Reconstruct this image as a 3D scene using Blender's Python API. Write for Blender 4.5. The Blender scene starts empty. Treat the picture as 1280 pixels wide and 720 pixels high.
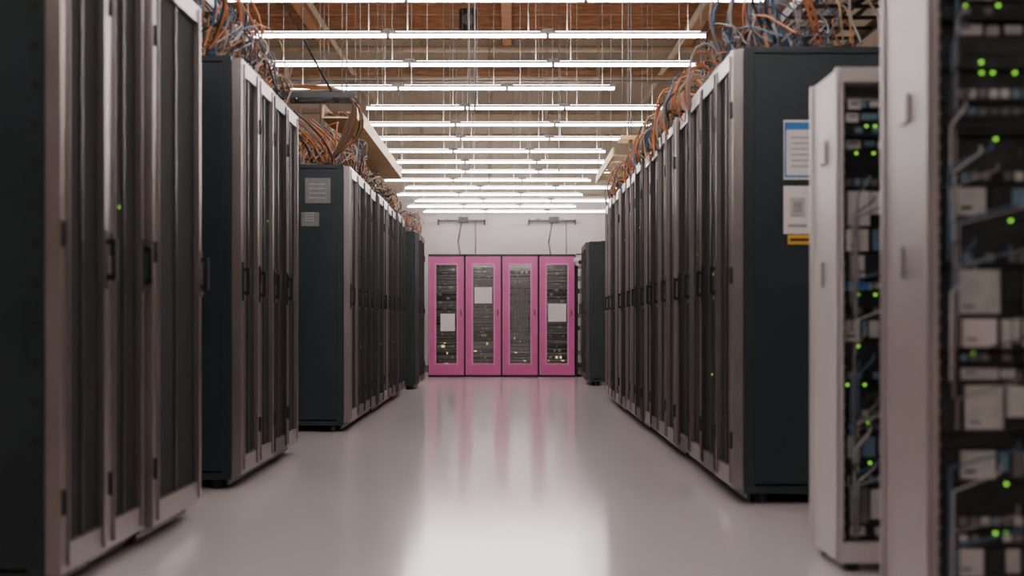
import bpy, math, random
from mathutils import Vector
random.seed(7)
S=bpy.context.scene
COL=S.collection
# ---------------------------------------------------------------- materials
def mat(name,col,rough=.5,metal=0.,emit=None,estr=0,var=0.,vscale=4.,bump=0.,bscale=60.,coat=0.,stretch=None,rvar=0.,spec=.5):
    m=bpy.data.materials.new(name); m.use_nodes=True
    nt=m.node_tree; b=nt.nodes['Principled BSDF']
    b.inputs['Base Color'].default_value=(*col,1); b.inputs['Roughness'].default_value=rough
    b.inputs['Metallic'].default_value=metal; b.inputs['Coat Weight'].default_value=coat
    b.inputs['Specular IOR Level'].default_value=spec
    if emit: 
        b.inputs['Emission Color'].default_value=(*emit,1); b.inputs['Emission Strength'].default_value=estr
    tc=nt.nodes.new('ShaderNodeTexCoord'); mp=nt.nodes.new('ShaderNodeMapping')
    nt.links.new(tc.outputs['Object'],mp.inputs['Vector'])
    if stretch: mp.inputs['Scale'].default_value=stretch
    if var or rvar:
        n=nt.nodes.new('ShaderNodeTexNoise'); n.inputs['Scale'].default_value=vscale; n.inputs['Detail'].default_value=6
        nt.links.new(mp.outputs[0],n.inputs['Vector'])
        if var:
            r=nt.nodes.new('ShaderNodeValToRGB'); r.color_ramp.elements[0].position=.3; r.color_ramp.elements[1].position=.7
            r.color_ramp.elements[0].color=(*[max(0,c*(1-var)) for c in col],1)
            r.color_ramp.elements[1].color=(*[min(1,c*(1+var)) for c in col],1)
            nt.links.new(n.outputs['Fac'],r.inputs['Fac']); nt.links.new(r.outputs['Color'],b.inputs['Base Color'])
        if rvar:
            mr=nt.nodes.new('ShaderNodeMapRange'); mr.inputs['To Min'].default_value=rough-rvar; mr.inputs['To Max'].default_value=rough+rvar
            nt.links.new(n.outputs['Fac'],mr.inputs['Value']); nt.links.new(mr.outputs[0],b.inputs['Roughness'])
    if bump:
        n2=nt.nodes.new('ShaderNodeTexNoise'); n2.inputs['Scale'].default_value=bscale
        nt.links.new(mp.outputs[0],n2.inputs['Vector'])
        bp=nt.nodes.new('ShaderNodeBump'); bp.inputs['Strength'].default_value=bump; bp.inputs['Distance'].default_value=.01
        nt.links.new(n2.outputs['Fac'],bp.inputs['Height']); nt.links.new(bp.outputs[0],b.inputs['Normal'])
    return m
M={}
M['floor']=mat('floor_epoxy',(.82,.785,.79),.125,var=.012,vscale=.5,spec=.7)
M['wallw']=mat('wall_paint',(.66,.62,.60),.75,var=.05,vscale=2)
M['tan']=mat('upper_wall_board',(.47,.42,.32),.8,var=.2,vscale=1.1,bump=.1,bscale=30)
M['wood']=mat('ceiling_plywood',(.40,.19,.095),.75,var=.4,vscale=3,stretch=(1,6,1))
M['joist']=mat('joist_wood',(.43,.22,.11),.7,var=.35,vscale=4,stretch=(1,8,8))
M['beamtan']=mat('beam_tan',(.46,.37,.25),.7,var=.2,vscale=3)
M['body']=mat('rack_teal_black',(.013,.026,.031),.45,var=.15,vscale=3,rvar=.06)
M['black']=mat('black_plastic',(.010,.012,.014),.4,var=.2,vscale=20)
M['silver']=mat('door_grey_metal',(.33,.30,.285),.36,metal=.85,var=.08,vscale=5,rvar=.05)
M['dark']=mat('door_dark_metal',(.085,.082,.082),.38,metal=.75,var=.1,vscale=5,rvar=.05)
M['lsilver']=mat('light_grey_paint',(.40,.37,.355),.4,metal=.2,var=.06,vscale=5)
M['white']=mat('white_enamel',(.64,.61,.60),.4,var=.04,vscale=6)
M['paper']=mat('paper',(.78,.76,.75),.8,var=.05,vscale=30)
M['blue']=mat('blue_print',(.03,.20,.50),.6,var=.1)
M['yellow']=mat('yellow_sticker',(.75,.45,.05),.6,var=.1)
M['ink']=mat('grey_ink',(.35,.36,.37),.7,var=.2,vscale=60)
M['notep']=mat('grey_paper',(.20,.21,.21),.8,var=.15,vscale=20)
M['pink']=mat('pink_enamel',(.60,.12,.34),.42,var=.06,vscale=5)
M['pinkl']=mat('pink_edge',(.72,.26,.47),.4,var=.05)
M['gear']=mat('server_dark',(.03,.034,.038),.4,metal=.3,var=.3,vscale=14)
M['gearm']=mat('server_grey',(.20,.20,.20),.4,metal=.5,var=.3,vscale=14)
M['gearl']=mat('server_light',(.50,.50,.48),.45,var=.15,vscale=20)
M['steelblue']=mat('server_blue_grey',(.13,.22,.30),.45,var=.15,vscale=20)
M['ledg']=mat('led_green',(.1,.6,.1),.4,emit=(.34,1.,.06),estr=.9)
M['yrefl']=mat('amber_reflection_glow',(.6,.5,.2),.4,emit=(1.,.8,.35),estr=.6)  # glow that imitates yellowish reflections low in the cabinet windows
M['orange']=mat('cable_orange',(.48,.16,.05),.55,var=.1)
M['cblue']=mat('cable_blue',(.07,.15,.25),.55,var=.1)
M['cgrey']=mat('cable_grey',(.26,.24,.23),.5,var=.1)
M['cblack']=mat('cable_black',(.015,.015,.017),.5,var=.1)
M['ctan']=mat('cable_tan',(.42,.31,.17),.5,var=.1)
M['galv']=mat('galvanised',(.36,.35,.33),.4,metal=.7,var=.15,vscale=12)
M['ytray']=mat('tray_yellow',(.66,.46,.22),.5,var=.12)
M['tube']=mat('fluorescent_tube',(1,1,1),.4,emit=(1.,.90,.89),estr=17)
M['upfill']=mat('added_uplight_strip',(1,1,1),.4,emit=(1.,.90,.87),estr=11)  # added glow on the housing tops, brightens ceiling and upper wall
def perf():
    m=bpy.data.materials.new('perforated_mesh'); m.use_nodes=True; nt=m.node_tree; b=nt.nodes['Principled BSDF']
    tc=nt.nodes.new('ShaderNodeTexCoord'); v=nt.nodes.new('ShaderNodeTexVoronoi'); v.inputs['Scale'].default_value=110; v.inputs['Randomness'].default_value=.05
    nt.links.new(tc.outputs['Object'],v.inputs['Vector'])
    r=nt.nodes.new('ShaderNodeValToRGB'); r.color_ramp.elements[0].position=.35; r.color_ramp.elements[1].position=.45
    r.color_ramp.elements[0].color=(.004,.005,.006,1); r.color_ramp.elements[1].color=(.034,.036,.036,1)
    nt.links.new(v.outputs['Distance'],r.inputs['Fac']); nt.links.new(r.outputs[0],b.inputs['Base Color'])
    b.inputs['Metallic'].default_value=0; b.inputs['Roughness'].default_value=.8; b.inputs['Specular IOR Level'].default_value=.08
    return m
M['mesh']=perf()
def glass():
    m=bpy.data.materials.new('door_glass'); m.use_nodes=True; nt=m.node_tree; nt.nodes.clear()
    o=nt.nodes.new('ShaderNodeOutputMaterial'); t=nt.nodes.new('ShaderNodeBsdfTransparent'); g=nt.nodes.new('ShaderNodeBsdfGlossy')
    t.inputs[0].default_value=(.92,.94,.93,1)
    g.inputs['Roughness'].default_value=.06; mx=nt.nodes.new('ShaderNodeMixShader'); mx.inputs[0].default_value=.12
    nt.links.new(t.outputs[0],mx.inputs[1]); nt.links.new(g.outputs[0],mx.inputs[2]); nt.links.new(mx.outputs[0],o.inputs[0]); return m
M['glass']=glass()
# ---------------------------------------------------------------- mesh builder
class MB:
    def __init__(s): s.v=[];s.f=[];s.m=[];s.mats=[];s.sm=[]
    def mi(s,k):
        if k not in s.mats: s.mats.append(k)
        return s.mats.index(k)
    def box(s,x0,x1,y0,y1,z0,z1,k):
        i=len(s.v); q=s.mi(k)
        s.v+=[(x0,y0,z0),(x1,y0,z0),(x1,y1,z0),(x0,y1,z0),(x0,y0,z1),(x1,y0,z1),(x1,y1,z1),(x0,y1,z1)]
        for f in [(0,3,2,1),(4,5,6,7),(0,1,5,4),(1,2,6,5),(2,3,7,6),(3,0,4,7)]:
            s.f.append(tuple(i+a for a in f)); s.m.append(q); s.sm.append(False)
    def cyl(s,p0,p1,r,k,n=10,r1=None):
        p0=Vector(p0);p1=Vector(p1); d=(p1-p0).normalized(); r1=r if r1 is None else r1
        a=d.orthogonal().normalized(); b=d.cross(a); i=len(s.v); q=s.mi(k)
        for p,rr in((p0,r),(p1,r1)):
            for j in range(n):
                t=2*math.pi*j/n; s.v.append(tuple(p+a*math.cos(t)*rr+b*math.sin(t)*rr))
        for j in range(n):
            s.f.append((i+j,i+(j+1)%n,i+n+(j+1)%n,i+n+j)); s.m.append(q); s.sm.append(True)
        s.f.append(tuple(i+j for j in reversed(range(n)))); s.f.append(tuple(i+n+j for j in range(n))); s.m+=[q,q]; s.sm+=[False,False]
    def data(s,name):
        me=bpy.data.meshes.new(name); me.from_pydata(s.v,[],s.f)
        for k in s.mats: me.materials.append(M[k])
        me.polygons.foreach_set('material_index',s.m); me.polygons.foreach_set('use_smooth',s.sm); me.update(); return me
    def obj(s,name,loc=(0,0,0),rz=0,bev=0):
        return place(s.data(name),name,loc,rz,bev)
def place(me,name,loc,rz=0,bev=0):
    o=bpy.data.objects.new(name,me); o.location=loc; o.rotation_euler=(0,0,rz); COL.objects.link(o)
    if bev:
        b=o.modifiers.new('bevel','BEVEL'); b.width=bev; b.segments=2; b.limit_method='ANGLE'
    return o
# ---------------------------------------------------------------- room
X0,X1,Y0,Y1,H=-4.6,4.6,-2.5,25.2,6.05
HJ=H-.2
BX=(-3.2,-.05,3.05)
def top(x,y):
    """underside of whatever structure is above (x,y): beam, joist or ceiling"""
    if any(abs(x-b)<.10 for b in BX): return HJ-.202
    if abs(y-round(y))<.04: return HJ-.002
    return H-.002
def simple(name,b,k):
    m=MB(); m.box(*b,k); return m.obj(name)
simple('floor',(X0-.2,X1+.2,Y0-.2,Y1+.2,-.15,0),'floor')
SPL=3.05
def wall(name,x0,x1,y0,y1):
    m=MB(); m.box(x0,x1,y0,y1,0,SPL,'wallw'); m.box(x0,x1,y0,y1,SPL,H,'tan'); return m
w=wall('wall_far',X0,X1,Y1,Y1+.2)
for i in range(8):
    x=X0+.6+i*1.22; w.box(x-.03,x+.03,Y1-.03,Y1,SPL,H,'beamtan')
w.box(X0,X1,Y1-.06,Y1,SPL-.03,SPL+.06,'wallw')
w.box(X0,X1,Y1-.12,Y1,4.35,4.55,'beamtan')
w.box(X0,X1,Y1-.12,Y1,5.2,5.32,'joist')
w.obj('wall_far')
wall('l',X0-.2,X0,Y0-.2,Y1+.2).obj('wall_left')
wall('r',X1,X1+.2,Y0-.2,Y1+.2).obj('wall_right')
wall('n',X0,X1,Y0-.2,Y0).obj('wall_near')
c=MB(); c.box(X0-.2,X1+.2,Y0-.2,Y1+.2,H,H+.15,'wood')
c.obj('ceiling')
j=MB()
for y in range(-2,26): j.box(X0,X1,y-.025,y+.025,HJ,H,'joist')
j.obj('ceiling_joist')
for x in BX:
    b=MB(); b.box(x-.08,x+.08,Y0,Y1,HJ-.2,HJ-.001,'joist'); b.obj('ceiling_beam',bev=.01)
for nm,b in (('baseboard_far',(X0,X1,Y1-.02,Y1,0,.12)),('baseboard_left',(X0,X0+.02,Y0,Y1-.02,0,.12)),('baseboard_right',(X1-.02,X1,Y0,Y1-.02,0,.12))):
    simple(nm,b,'gearm')
# ---------------------------------------------------------------- lights
def fixture(y,xa,n,seg=1.08,z=2.80):
    m=MB(); 
    for i in range(n):
        a=xa+i*seg; b=a+seg-.004
        m.box(a,b,-.026,.026,z+.009,z+.024,'white')
        m.cyl((a+.01,0,z),(b-.01,0,z),.0115,'tube',8)
        m.box(a,a+.01,-.016,.016,z-.011,z+.009,'white'); m.box(b-.01,b,-.016,.016,z-.011,z+.009,'white')
        m.box(a+.05,b-.05,-.022,.022,z+.024,z+.027,'upfill')  # added upward-glowing strip, hidden from below by the housing
        for t in(.12,.88):
            xx=a+(b-a)*t; m.cyl((xx,0,z+.02),(xx,0,top(xx,y)),.0028,'galv',5)
        if i: m.box(a-.04,a+.035,-.022,.022,z+.027,z+.045,'galv')
    m.obj('fluorescent_light',(0,y,0))
spans={0:(-1.9,3),1:(-1.83,3),2:(-1.82,2.5),3:(-1.3,2.5),4:(-1.5,2.7),5:(-1.45,2.6),6:(-1.5,2.4),7:(-1.4,2.4),8:(-1.5,2.6)}
for k in range(-7,15):
    y=9.63+1.075*k
    xa,n=spans.get(k,(-1.7 if k%2 else -1.5,3 if k<0 or k%2==0 else 2.6))
    fixture(y,xa,3,seg=1.08*n/3)
for k in range(0,6):
    for xa in (-4.4,2.6):
        fixture(2.+k*4.3,xa,1,seg=1.8)
# ---------------------------------------------------------------- racks
cache={}
def rack_mesh(w,h,d,style,var=0,flip=False):
    key=(round(w,3),round(h,3),d,style,var,flip)
    if key in cache: return cache[key]
    rnd=random.Random(int(w*1000)+var*17+(5 if style=='silver' else 0))
    m=MB(); W=w/2-.004
    fr={'silver':'silver','dark':'dark','perf':'silver','far':'body'}[style]
    for sx in(-1,1):
        for yy in(.12,d-.12):
            m.cyl((sx*(W-.07),yy,0),(sx*(W-.07),yy,.05),.03,'black',12); m.cyl((sx*(W-.07),yy,.05),(sx*(W-.07),yy,.07),.012,'galv',8)
    m.box(-W,W,.03,d,.05,.085,'body')
    m.box(-W+.01,W-.01,.045,.06,.02,.05,'black')
    for sx in(-1,1):
        xa=-W if sx<0 else W-.04
        for ya in(.03,d-.05): m.box(xa,xa+.04,ya,ya+.05,.085,h-.03,'body')
        xp=-W+.002 if sx<0 else W-.012
        m.box(xp,xp+.01,.08,d-.05,.095,h-.035,'body')
        xl=-W-.001 if sx<0 else W-.003
        m.box(xl,xl+.004,d*.5-.05,d*.5+.05,h*.5-.035,h*.5-.02,'black')
    m.box(-W,W,.03,d,h-.03,h,'body')
    m.box(-W+.08,W-.08,.2,d-.2,h,h+.012,'black')
    for i in range(4): m.box(-W+.1+i*.09,-W+.15+i*.09,.25,.45,h+.012,h+.02,'gearm')
    m.box(-W+.045,W-.045,.1,d-.1,.1,h-.06,'gear')
    m.box(-W+.03,W-.03,d-.05,d-.02,.1,h-.04,'mesh')
    st=.062 if style!='dark' else .045; a,b=-W+.003,W-.003; z0,z1=.075,h-.012; f0,f1=-.022,.028
    m.box(a,a+st,f0,f1,z0,z1,fr); m.box(b-st,b,f0,f1,z0,z1,fr)
    m.box(a+st,b-st,f0,f1,z0,z0+.09,fr); m.box(a+st,b-st,f0,f1,z1-.08,z1,fr)
    m.box(a+st,b-st,-.004,.004,z0+.09,z1-.08,'mesh')
    m.box(-.008,.008,-.012,-.004,z0+.09,z1-.08,'dark')
    for s in(a+st-.001,b-st-.007): m.box(s,s+.008,-.03,f0,z0+.02,z1-.02,fr)
    ox=(a+.006) if flip else (b-.006)
    for z in(.3,h/2,h-.3): m.cyl((ox,-.03,z-.04),(ox,-.03,z+.04),.008,'black',8)
    hx=(b-.034) if flip else (a+.034); hz=1.07
    m.box(hx-.018,hx+.018,f0-.010,f0,hz-.10,hz+.10,'black')
    m.box(hx-.012,hx+.012,f0-.040,f0-.024,hz-.07,hz+.07,'black')
    m.box(hx-.012,hx+.012,f0-.03,f0-.010,hz+.05,hz+.07,'black'); m.box(hx-.012,hx+.012,f0-.03,f0-.010,hz-.07,hz-.05,'black')
    m.cyl((hx,f0-.016,hz-.088),(hx,f0-.008,hz-.088),.008,'silver',10)
    for _ in range((0,2,1)[var]):
        lx=rnd.uniform(a+st+.08,b-st-.02); lz=rnd.uniform(.4,1.8); m.box(lx,lx+.007,-.008,-.004,lz,lz+.007,'ledg')
    if style=='perf':
        for col in(.055,.21,.36):
            for i in range(17): 
                z=.12+i*.122; m.cyl((-W-.003,col,z),(-W+.004,col,z),.016,'black',10)
        m.box(-W-.004,-W,.03,.04,.1,h-.03,'body')
    me=m.data('server_rack_mesh'); cache[key]=me; return me
def row(xf,ys,h,d,side,styles,hj=0,flip=False):
    for i in range(len(ys)-1):
        w=ys[i+1]-ys[i]; hh=h+(hj*((i*7)%3-1))
        me=rack_mesh(w,hh,d,styles[i%len(styles)],i%3,flip)
        off=((i*5)%4)*.006
        place(me,'server_rack',(xf-off if side>0 else xf+off,(ys[i]+ys[i+1])/2,0),math.pi/2 if side>0 else -math.pi/2,bev=.004)
def lin(a,b,n): return [a+(b-a)*i/n for i in range(n+1)]
row(-1.40,[4.36,4.89,5.40],2.25,1.05,1,['perf','silver'],flip=True)
row(-1.38,[5.41,6.27],2.25,1.05,1,['silver'],flip=True)
row(-1.40,lin(7.30,9.40,4),2.23,1.05,1,['silver','silver','dark','silver'])
row(-1.28,lin(11.2,17.2,10),2.11,1.05,1,['silver','dark','dark','dark','dark'],.004)
row(-1.20,[18.4,19.05,19.7],2.05,1.0,1,['dark'])
row(1.075,lin(6.70,15.9,16),2.17,1.05,-1,['silver','dark','silver','dark','silver'],.012)
row(1.075,[19.6,20.25,20.9],1.99,1.0,-1,['dark'])
# ---------------------------------------------------------------- pink cabinets
def pink_cab(x,idx,paper):
    rnd=random.Random(40+idx); w=.588; h=1.97; d=.9; W=w/2-.002; m=MB()
    for sx in(-1,1):
        xa=-W if sx<0 else W-.03
        m.box(xa,xa+.03,.0,d,.03,h,'black')
    m.box(-W,W,0,d,h-.035,h,'black'); m.box(-W,W,0,d,.0,.04,'black'); m.box(-W,W,d-.02,d,.04,h,'black')
    z=.09
    while z<h-.1:
        u=rnd.choice([.044,.044,.066]); k=rnd.choice(['gear','gearm','gearm','gearm'])
        m.box(-W+.05,W-.05,.05,.7,z,z+u-.012,k)
        m.box(-W+.05,W-.05,.045,.05,z+u-.02,z+u-.012,'gearl' if rnd.random()<.6 else 'gearm')
        for q in range(rnd.randint(0,3)):
            qx=rnd.uniform(-.16,.10); kk=rnd.choice(['gearl','gearm','yrefl' if z<.6 else 'gearl'])  # lower units get amber pieces in place of yellowish reflections
            ww=rnd.uniform(.02,.06); m.box(qx,qx+ww,.04,.05,z+.008,z+u-.018,kk)
        z+=u
    if idx==2: 
        for q in range(6): m.box(-.125+q*.045,-.095+q*.045,.02,.04,.5+.05*(q%2),1.45-.06*(q%3),'gearm')
    a,b=-W+.012,W-.012; z0,z1=.035,h-.04; st=.105
    m.box(a,a+st,-.05,-.005,z0,z1,'pink'); m.box(b-st,b,-.05,-.005,z0,z1,'pink')
    m.box(a+st,b-st,-.05,-.005,z0,z0+.17,'pink'); m.box(a+st,b-st,-.05,-.005,z1-.12,z1,'pink')
    e=.012
    m.box(a+st-e,a+st+e,-.062,-.045,z0+.16,z1-.11,'pinkl'); m.box(b-st-e,b-st+e,-.062,-.045,z0+.16,z1-.11,'pinkl')
    m.box(a+st+e,b-st-e,-.062,-.045,z0+.16,z0+.185,'pinkl'); m.box(a+st+e,b-st-e,-.062,-.045,z1-.135,z1-.11,'pinkl')
    m.box(a,a+.01,-.058,-.05,z0,z1,'pinkl')
    m.box(a+st,b-st,-.03,-.025,z0+.17,z1-.12,'glass')
    m.box(b-.055,b-.04,-.065,-.05,.98,1.08,'black'); m.cyl((b-.047,-.065,.95),(b-.047,-.05,.95),.01,'galv',10)
    if paper:
        px,pz,pw,ph=paper; m.box(px-pw/2,px+pw/2,-.034,-.0305,pz-ph/2,pz+ph/2,'paper')
    m.obj('pink_server_cabinet',(x,22.8,0),0,bev=.004)
xs=-1.305
pap=[(.02,.875,.23,.28),(.0,1.31,.28,.26),None,(.0,1.03,.29,.29)]
for i in range(4): pink_cab(xs+.294+i*.59,i,pap[i])
m=MB()
for xa in(0,.36):
    for ya in(0,.5): m.box(xa,xa+.03,ya,ya+.04,0,1.97,'black')
m.box(0,.39,0,.54,1.94,1.98,'black'); m.box(0,.39,0,.54,0,.04,'black')
for i in range(9): m.box(.03,.36,.05,.5,.15+i*.2,.22+i*.2,['gear','gearm','gearl'][i%3])
for i in range(7): m.cyl((.06+i*.02,-.01,.2+.1*(i%3)),(.07+i*.018,-.015,1.7-.15*(i%4)),.007,['cgrey','cblue','cblack'][i%3],6)
m.obj('open_frame_rack',(1.07,22.85,0))
# dome camera on a bracket fixed to the open frame's front
m=MB()
m.box(-.04,.04,-.02,0,1.84,1.93,'white'); m.box(-.02,.02,-.14,-.02,1.89,1.92,'white')
m.cyl((0,-.14,1.91),(0,-.14,1.95),.06,'white',20); m.cyl((0,-.14,1.87),(0,-.14,1.91),.11,'white',24,.08)
for a0,a1 in ((0,30),(30,60),(60,85)):
    m.cyl((0,-.14,1.87-.105*math.sin(math.radians(a0))),(0,-.14,1.87-.105*math.sin(math.radians(a1))),.105*math.cos(math.radians(a0)),'white',24,.105*math.cos(math.radians(a1)))
m.cyl((0,-.25,1.83),(0,-.225,1.835),.03,'black',16)
m.obj('security_camera',(1.12,22.849,0))
# ---------------------------------------------------------------- foreground right racks
def gear_rack(name,x,y,w,d,h,frame,seed,postw,gx0,busy=.5,whites=('gearl','gearl','white'),modw=.075,blue=0):
    rnd=random.Random(seed); m=MB()
    m.box(0,w,0,d,.03,.10,frame); m.box(0,w,0,d,h-.05,h,frame)
    for fx in(.05,w-.05):
        for fy in(.05,d-.05): m.cyl((fx,fy,0),(fx,fy,.03),.025,'black',12)
    for xa in(0,w-postw): 
        m.box(xa,xa+postw,0,.05,.10,h-.05,frame); m.box(xa,xa+postw,d-.05,d,.10,h-.05,frame)
    m.box(-.004,.008,.02,d-.02,.08,h-.02,frame)
    m.box(-.012,-.004,.0,.03,.04,h,frame); m.box(-.012,-.004,d-.03,d,.04,h,frame)
    m.box(-.014,-.004,d*.4,d*.6,1.42,1.5,'lsilver')
    m.box(-.014,-.010,d*.47,d*.53,.98,1.07,'gearm')
    m.box(w-.01,w,.02,d-.02,.08,h-.02,'body')
    m.box(postw,postw+.010,.012,.03,.1,h-.05,'black')
    for i in range(int((h-.2)/.0445)):
        z=.12+i*.0445; m.box(postw+.003,postw+.008,.009,.012,z,z+.009,'galv')
    z=.115; i=0; nb=0
    while z<h-.12:
        u=rnd.choice([.0445,.0445,.089,.089,.1335]); u=min(u,h-.055-z)
        k=rnd.choice(['gear','gear','black','gear','gear'])
        yj=rnd.uniform(.0,.04)
        m.box(postw+.012,w-postw,.02+yj,d-.05,z,z+u-.004,k); f=.02+yj
        t=rnd.random(); xx=gx0+rnd.uniform(0,.02)
        if t<busy:
            mw=modw*rnd.uniform(.6,1.15)
            m.box(xx,xx+mw,f-.012,f,z+.006,z+u-.008,rnd.choice(whites))
            xq=xx+mw+rnd.uniform(.004,.015)
            while xq<w-.10:
                ww=rnd.uniform(.015,.06); zz=rnd.uniform(.004,u*.35)
                m.box(xq,xq+ww,f-rnd.uniform(.004,.02),f,z+zz,z+u-.01,rnd.choice(['gearl','gearm','gearl','gear','white','steelblue'])); xq+=ww+rnd.uniform(.004,.015)
            if nb<blue and z>.95: m.box(xx,xx+.08,f-.016,f-.012,z+.010,z+.034,'blue'); nb+=1
            m.box(xx+.01,xx+.04,f-.014,f-.012,z+.022,z+.030,rnd.choice(['gear','steelblue','gearm']))
        elif t<busy+.2:
            for q in range(14):
                m.box(xx+q*.03,xx+.022+q*.03,f-.006,f,z+.012,z+min(u,.05)-.014,rnd.choice(['black','gearm','gearm','steelblue','gearl']))
                if rnd.random()<.25: m.box(xx+q*.03+.004,xx+q*.03+.011,f-.009,f-.001,z+u-.012,z+u-.006,'ledg')
        else:
            m.box(xx,xx+.3,f-.004,f,z+u*.4,z+u*.6,'gear')
            if rnd.random()<.5: m.box(xx+.04,xx+.048,f-.009,f-.003,z+.012,z+.019,'ledg')
        z+=u; i+=1
    for q in range(26):
        za=rnd.uniform(.3,h-.2); zb=za-rnd.uniform(.1,.5); xa=postw+.02+rnd.uniform(0,.03); xb=gx0+rnd.uniform(0,.2)
        pts=[Vector((xb,0.0,za)),Vector((xb-.01,-.03,za-.02)),Vector((xa,-.025,za-.07)),Vector((xa,-.02,max(.12,zb)))]
        k=rnd.choice(['cblack','cgrey','cblack','cblue','cgrey','gearl'])
        for A,B in zip(pts,pts[1:]): m.cyl(A,B,.0033,k,6)
    return m.obj(name,(x,y,0),0,bev=.002)
gear_rack('equipment_rack',1.13,3.81,.62,.48,2.2,'lsilver',3,.02,.08,.6,modw=.10)
gear_rack('open_equipment_rack',1.13,4.87,.62,.43,1.73,'white',14,.014,.026,.75,('white','gearl','white','gearm'),.07,1)
m=MB(); m.box(0,.135,-.004,0,0,.28,'paper'); m.box(.004,.131,-.006,-.004,.235,.27,'blue'); m.box(.004,.131,-.006,-.004,.01,.02,'blue')
m.box(.004,.012,-.006,-.004,.02,.235,'blue')
for i in range(6): m.box(.035,.12,-.006,-.004,.06+i*.027,.066+i*.027,'ink')
m.obj('warning_sign',(1.075+.215,6.699,1.53))
m=MB(); m.box(0,.135,-.004,0,0,.225,'paper'); m.box(.03,.10,-.008,-.004,.08,.17,'gearl'); m.box(.045,.085,-.010,-.008,.1,.15,'ink'); m.box(.02,.11,-.006,-.004,.03,.045,'ink')
m.obj('notice_sheet',(1.075+.215,6.699,1.275))
m=MB(); m.box(0,.11,-.004,0,0,.045,'yellow'); m.box(.01,.1,-.005,-.004,.015,.028,'black')
m.obj('hazard_sticker',(1.075+.235,6.699,1.225))
def note(x,y,z,w,h):
    m=MB(); m.box(0,w,-.003,0,0,h,'notep'); 
    for i in range(4): m.box(.03,w-.04,-.005,-.003,.04+i*h*.18,.048+i*h*.18,'ink')
    m.obj('paper_notice',(x,y,z))
note(-1.28-.33,11.199,1.80,.20,.20); note(-1.28-.36,11.199,1.62,.14,.11)
# ---------------------------------------------------------------- cables
def cables(name,paths,mats):
    cu=bpy.data.curves.new(name,'CURVE'); cu.dimensions='3D'; cu.bevel_depth=1.0; cu.bevel_resolution=2; cu.resolution_u=5; cu.use_fill_caps=True
    for k in mats: cu.materials.append(M[k])
    for pts,r,mi in paths:
        s=cu.splines.new('BEZIER'); s.bezier_points.add(len(pts)-1); s.material_index=mi
        for bp,p in zip(s.bezier_points,pts):
            bp.co=p; bp.handle_left_type=bp.handle_right_type='AUTO'; bp.radius=r
    o=bpy.data.objects.new(name,cu); COL.objects.link(o); return o
CM=['cblack','orange','cblue','cgrey','ctan']
def pile(xc,xw,ya,yb,zt,n,seed,hi=.35,wts=(5,4,2,4,2),toward=1):
    rnd=random.Random(seed); P=[]
    for i in range(n):
        y=rnd.uniform(ya,yb); L=rnd.uniform(.5,1.6); x=rnd.uniform(xc-xw,xc+xw); pts=[]; nn=rnd.randint(4,6)
        pk=rnd.uniform(.05,hi)
        for j in range(nn):
            t=j/(nn-1); z=zt+.02+pk*math.sin(math.pi*t)*rnd.uniform(.6,1.1)+rnd.uniform(0,.04)
            pts.append((min(xc+xw,max(xc-xw,x+rnd.uniform(-.12,.12))),min(yb,y+t*L*rnd.uniform(.8,1.1)),z))
        P.append((pts,rnd.uniform(.003,.0065),rnd.choices(range(5),wts)[0]))
    for i in range(n//5):
        y=rnd.uniform(ya,yb); x=rnd.uniform(xc-xw,xc+xw)
        r=rnd.uniform(.04,.10); z=zt+rnd.uniform(.08,hi*.8)
        pts=[(x,y,zt),(x+r*.6*toward,y+rnd.uniform(-.1,.1),z),(x+r*.1*toward,y+.1,z+r),(x-r*toward,y+.15,z+r*.6),(x-r*toward,y+rnd.uniform(-.2,.2),zt+.02)]
        P.append((pts,rnd.uniform(.0035,.007),rnd.choices(range(5),wts)[0]))
    return cables('cable_bundle',P,CM)
pile(-1.66,.22,7.35,9.3,2.25,95,1,.40,(6,4,3,4,4))
pile(-1.55,.24,11.25,13.2,2.13,100,2,.42,(5,5,1,4,5))
pile(-1.50,.20,13.2,17.1,2.13,90,3,.28,(5,2,1,5,5))
pile(-1.40,.18,18.45,19.65,2.07,40,8,.3,(5,2,1,5,4))
pile(-1.75,.25,4.5,6.2,2.28,15,9,.2)
pile(1.44,.26,6.85,8.6,2.20,90,4,.38,(8,2,4,5,2),-1)
pile(1.32,.20,8.6,12.2,2.20,170,5,.42,(6,5,2,5,3),-1)
pile(1.30,.19,12.2,15.8,2.20,100,6,.32,(5,3,1,5,5),-1)
rnd=random.Random(12); P=[]
for i in range(50):
    y=rnd.uniform(8.0,14.8) if i%2 else rnd.uniform(8.4,11); z=2.2; o=rnd.uniform(.02,.09); dz=rnd.uniform(.0,.14)
    P.append(([(1.25,y,z+.1),(1.12,y+.02,z+rnd.uniform(.08,.3)),(1.075-o,y+.05,z+.05),(1.075-o*.8,y+.12,z-dz),(1.03,y+.25,z+.02),(1.16,y+.35,z+.03)],rnd.uniform(.004,.009),rnd.choice([0,1,1,3,3,4,1,2])))
cables('cable_bundle',P,CM)
P=[]
for i in range(26):
    y=rnd.uniform(11.3,12.6); x=rnd.uniform(-1.75,-1.35)
    P.append(([(x-.2,y-.3,2.5),(x-.1,y-.1,2.42),(x,y,2.3),(x+.05,y+.1,2.16),(x-.02,y+.3,2.15)],rnd.uniform(.004,.009),rnd.choice([0,1,1,1,3])))
for i in range(18):
    y=rnd.uniform(7.3,8.4); x=rnd.uniform(-1.78,-1.48)
    P.append(([(x-.1,y,3.4),(x-.05,y+.05,2.9),(x+.08,y+.1,2.6),(x+.02,y+.2,2.4),(x-.1,y+.3,2.26)],rnd.uniform(.005,.010),rnd.choice([2,2,1,3,0,1])))
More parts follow.
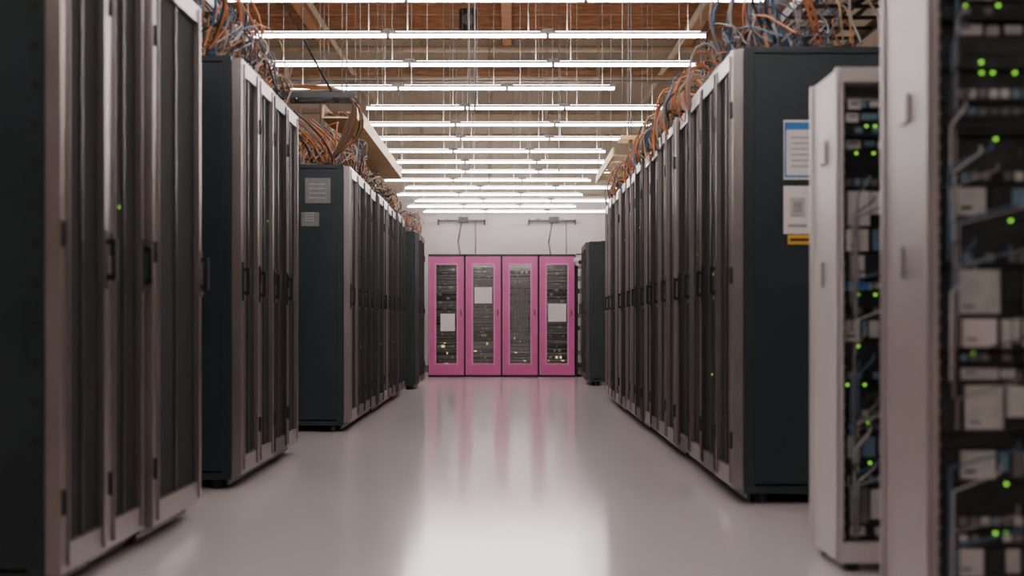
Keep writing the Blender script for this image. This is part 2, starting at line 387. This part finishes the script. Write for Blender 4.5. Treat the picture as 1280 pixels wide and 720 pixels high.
for i in range(16):
    y=rnd.uniform(6.9,8.2); x=rnd.uniform(1.18,1.55)
    P.append(([(x+.15,y,3.5),(x+.05,y+.05,2.9),(x-.05,y+.1,2.6),(x+.03,y+.2,2.4),(x+.1,y+.3,2.2)],rnd.uniform(.005,.012),rnd.choice([2,2,0,3,1])))
cables('cable_bundle',P,CM)
# ladder trays
def tray(name,xa,xb,ya,yb,z,k,alongy=True,step=.3,hr=.09,solid=False):
    m=MB(); t=.018
    if alongy:
        m.box(xa,xa+t,ya,yb,z,z+hr,k); m.box(xb-t,xb,ya,yb,z,z+hr,k); y=ya+.1
        if solid: m.box(xa+t,xb-t,ya,yb,z,z+.012,k)
        while y<yb: m.box(xa+t,xb-t,y,y+.025,z+.01,z+.03,k); y+=step
        for y in lin(ya+.35,yb-.35,max(1,int((yb-ya)/2))):
            for x in(xa+.009,xb-.009): m.cyl((x,y,z+hr),(x,y,top(x,y)),.005,'galv',6)
    else:
        m.box(xa,xb,ya,ya+t,z,z+hr,k); m.box(xa,xb,yb-t,yb,z,z+hr,k); x=xa+.1
        while x<xb: m.box(x,x+.025,ya+t,yb-t,z+.01,z+.03,k); x+=step
        for x in(xa+.1,xb-.1):
            for y in(ya+.009,yb-.009): m.cyl((x,y,z+hr),(x,y,top(x,y)),.005,'galv',6)
    return m.obj(name)
tray('cable_tray',-2.2,-1.66,6.6,10.2,2.62,'gearm',hr=.05)
tray('cable_tray',-1.62,-1.32,12.3,17.4,2.63,'ytray',hr=.12,solid=True)
tray('cable_tray',-2.6,-1.12,10.35,10.65,2.50,'gear',False,hr=.04)
tray('cable_tray',-2.6,-1.66,13.2,13.5,2.50,'ytray',False,hr=.04)
tray('cable_tray',1.05,1.45,14.5,17.3,2.56,'ytray')
tray('cable_tray',1.02,2.3,13.1,13.4,2.55,'ytray',False,hr=.04)
tray('cable_tray',1.6,2.2,7.0,12.3,2.62,'gear',hr=.06)
P=[]
for i in range(18):
    x=rnd.uniform(-2.6,-2.5); y=rnd.uniform(10.4,10.6)
    P.append(([(x,y,2.54+rnd.uniform(0,.04)),(-2,y,2.54+rnd.uniform(0,.05)),(-1.5,y+rnd.uniform(-.05,.05),2.55+rnd.uniform(0,.06)),(-1.2,y+.1,2.55),(-1.17+rnd.uniform(-.1,.05),y+.4,2.35),(-1.4,y+.8,2.18)],rnd.uniform(.004,.007),rnd.choice([0,1,1,3,4,4])))
for i in range(16):
    x=rnd.uniform(-1.58,-1.36); P.append(([(x,12.3,2.68),(x+rnd.uniform(-.03,.03),14,2.69+rnd.uniform(0,.05)),(x,16,2.69+rnd.uniform(0,.05)),(x,17.3,2.68)],.008,rnd.choice([0,1,3,4])))
    x=rnd.uniform(1.65,2.1); P.append(([(x,7.1,2.66),(x+rnd.uniform(-.03,.03),9,2.68+rnd.uniform(0,.05)),(x,10,2.67+rnd.uniform(0,.05)),(x,12.2,2.66)],.008,rnd.choice([0,0,3,4,2])))
    x=rnd.uniform(-2.1,-1.72); P.append(([(x,6.7,2.66),(x+rnd.uniform(-.03,.03),8,2.67+rnd.uniform(0,.04)),(x,9,2.67+rnd.uniform(0,.04)),(x,10.1,2.66)],.008,rnd.choice([0,0,3,4,2])))
cables('cable_bundle',P,CM)
# ---------------------------------------------------------------- overhead conduits, rods, brace
def pipe(name,pts,r,k='galv'):
    m=MB()
    for A,B in zip(pts,pts[1:]): m.cyl(A,B,r,k,10)
    return m.obj(name)
e=.002
pipe('conduit_pipe',[(X0+e,18.77,4.1),(X1-e,18.77,4.1)],.035,'beamtan')
pipe('conduit_pipe',[(X0+e,20.95,4.9),(X1-e,20.95,4.9)],.05,'beamtan')
pipe('conduit_pipe',[(X0+e,15.55,3.5),(X1-e,15.55,3.5)],.018,'galv')
pipe('conduit_pipe',[(X0+e,23.1,3.9),(X1-e,23.1,3.9)],.04,'beamtan')
pipe('conduit_pipe',[(2.3,Y0+e,4.65),(2.3,Y1-.13,4.65)],.04,'beamtan')
pipe('conduit_pipe',[(-2.4,Y0+e,4.7),(-2.4,Y1-.13,4.7)],.035,'beamtan')
pipe('brace_rod',[(-3.08,10.42,HJ),(-1.30,10.42,2.545)],.008,'cblack')
for x,y in((-.35,12.3),(-.30,12.3),(.95,11.95),(-.27,18.7),(.6,17.3)):
    pipe('threaded_rod',[(x,y,2.7),(x,y,top(x,y))],.008,'galv')
m=MB(); m.box(-.1,.1,-.1,.1,0,.3,'black'); m.box(-.12,.12,-.12,-.1,.02,.28,'gear'); m.cyl((0,0,.3),(0,0,1.1),.012,'black',8)
m.cyl((0,-.125,.15),(0,-.12,.15),.08,'gearm',16)
m.obj('hanging_speaker',(-.55,19.0,HJ-1.102))
for cx in(-.85,.75):
    m=MB(); y=Y1-.06
    m.box(-.42,.42,-.06,-.03,2.66,2.685,'gear'); m.box(-.42,-.40,-.06,.06,2.60,2.70,'gear'); m.box(.40,.42,-.06,.06,2.60,2.70,'gear')
    m.box(-.05,.12,-.10,.0,2.64,2.74,'gear'); m.box(-.3,-.2,-.09,-.02,2.685,2.72,'gearm')
    m.cyl((0,-.03,2.64),(-.06,-.03,2.3),.012,'gearm',8); m.cyl((-.06,-.03,2.3),(-.02,-.03,2.05),.012,'gearm',8); m.cyl((.25,-.03,2.66),(.25,-.03,2.1),.010,'galv',8)
    m.cyl((.25,-.03,2.1),(.25,.05,2.1),.010,'galv',8)
    m.obj('wall_bracket',(cx,y,0))
# ---------------------------------------------------------------- world + camera
wd=bpy.data.worlds.new('world'); S.world=wd; wd.use_nodes=True
wd.node_tree.nodes['Background'].inputs[0].default_value=(.5,.5,.55,1); wd.node_tree.nodes['Background'].inputs[1].default_value=.3
cd=bpy.data.cameras.new('camera'); co=bpy.data.objects.new('camera',cd); COL.objects.link(co); S.camera=co
co.location=(0,0,.85); co.rotation_euler=(math.pi/2,0,0); cd.lens=50; cd.sensor_width=36
cd.shift_x=3/1280; cd.shift_y=45/1280; cd.clip_end=200
cd.dof.use_dof=True; cd.dof.focus_distance=14; cd.dof.aperture_fstop=2.0
S.view_settings.view_transform='AgX'
S.view_settings.exposure=1.08
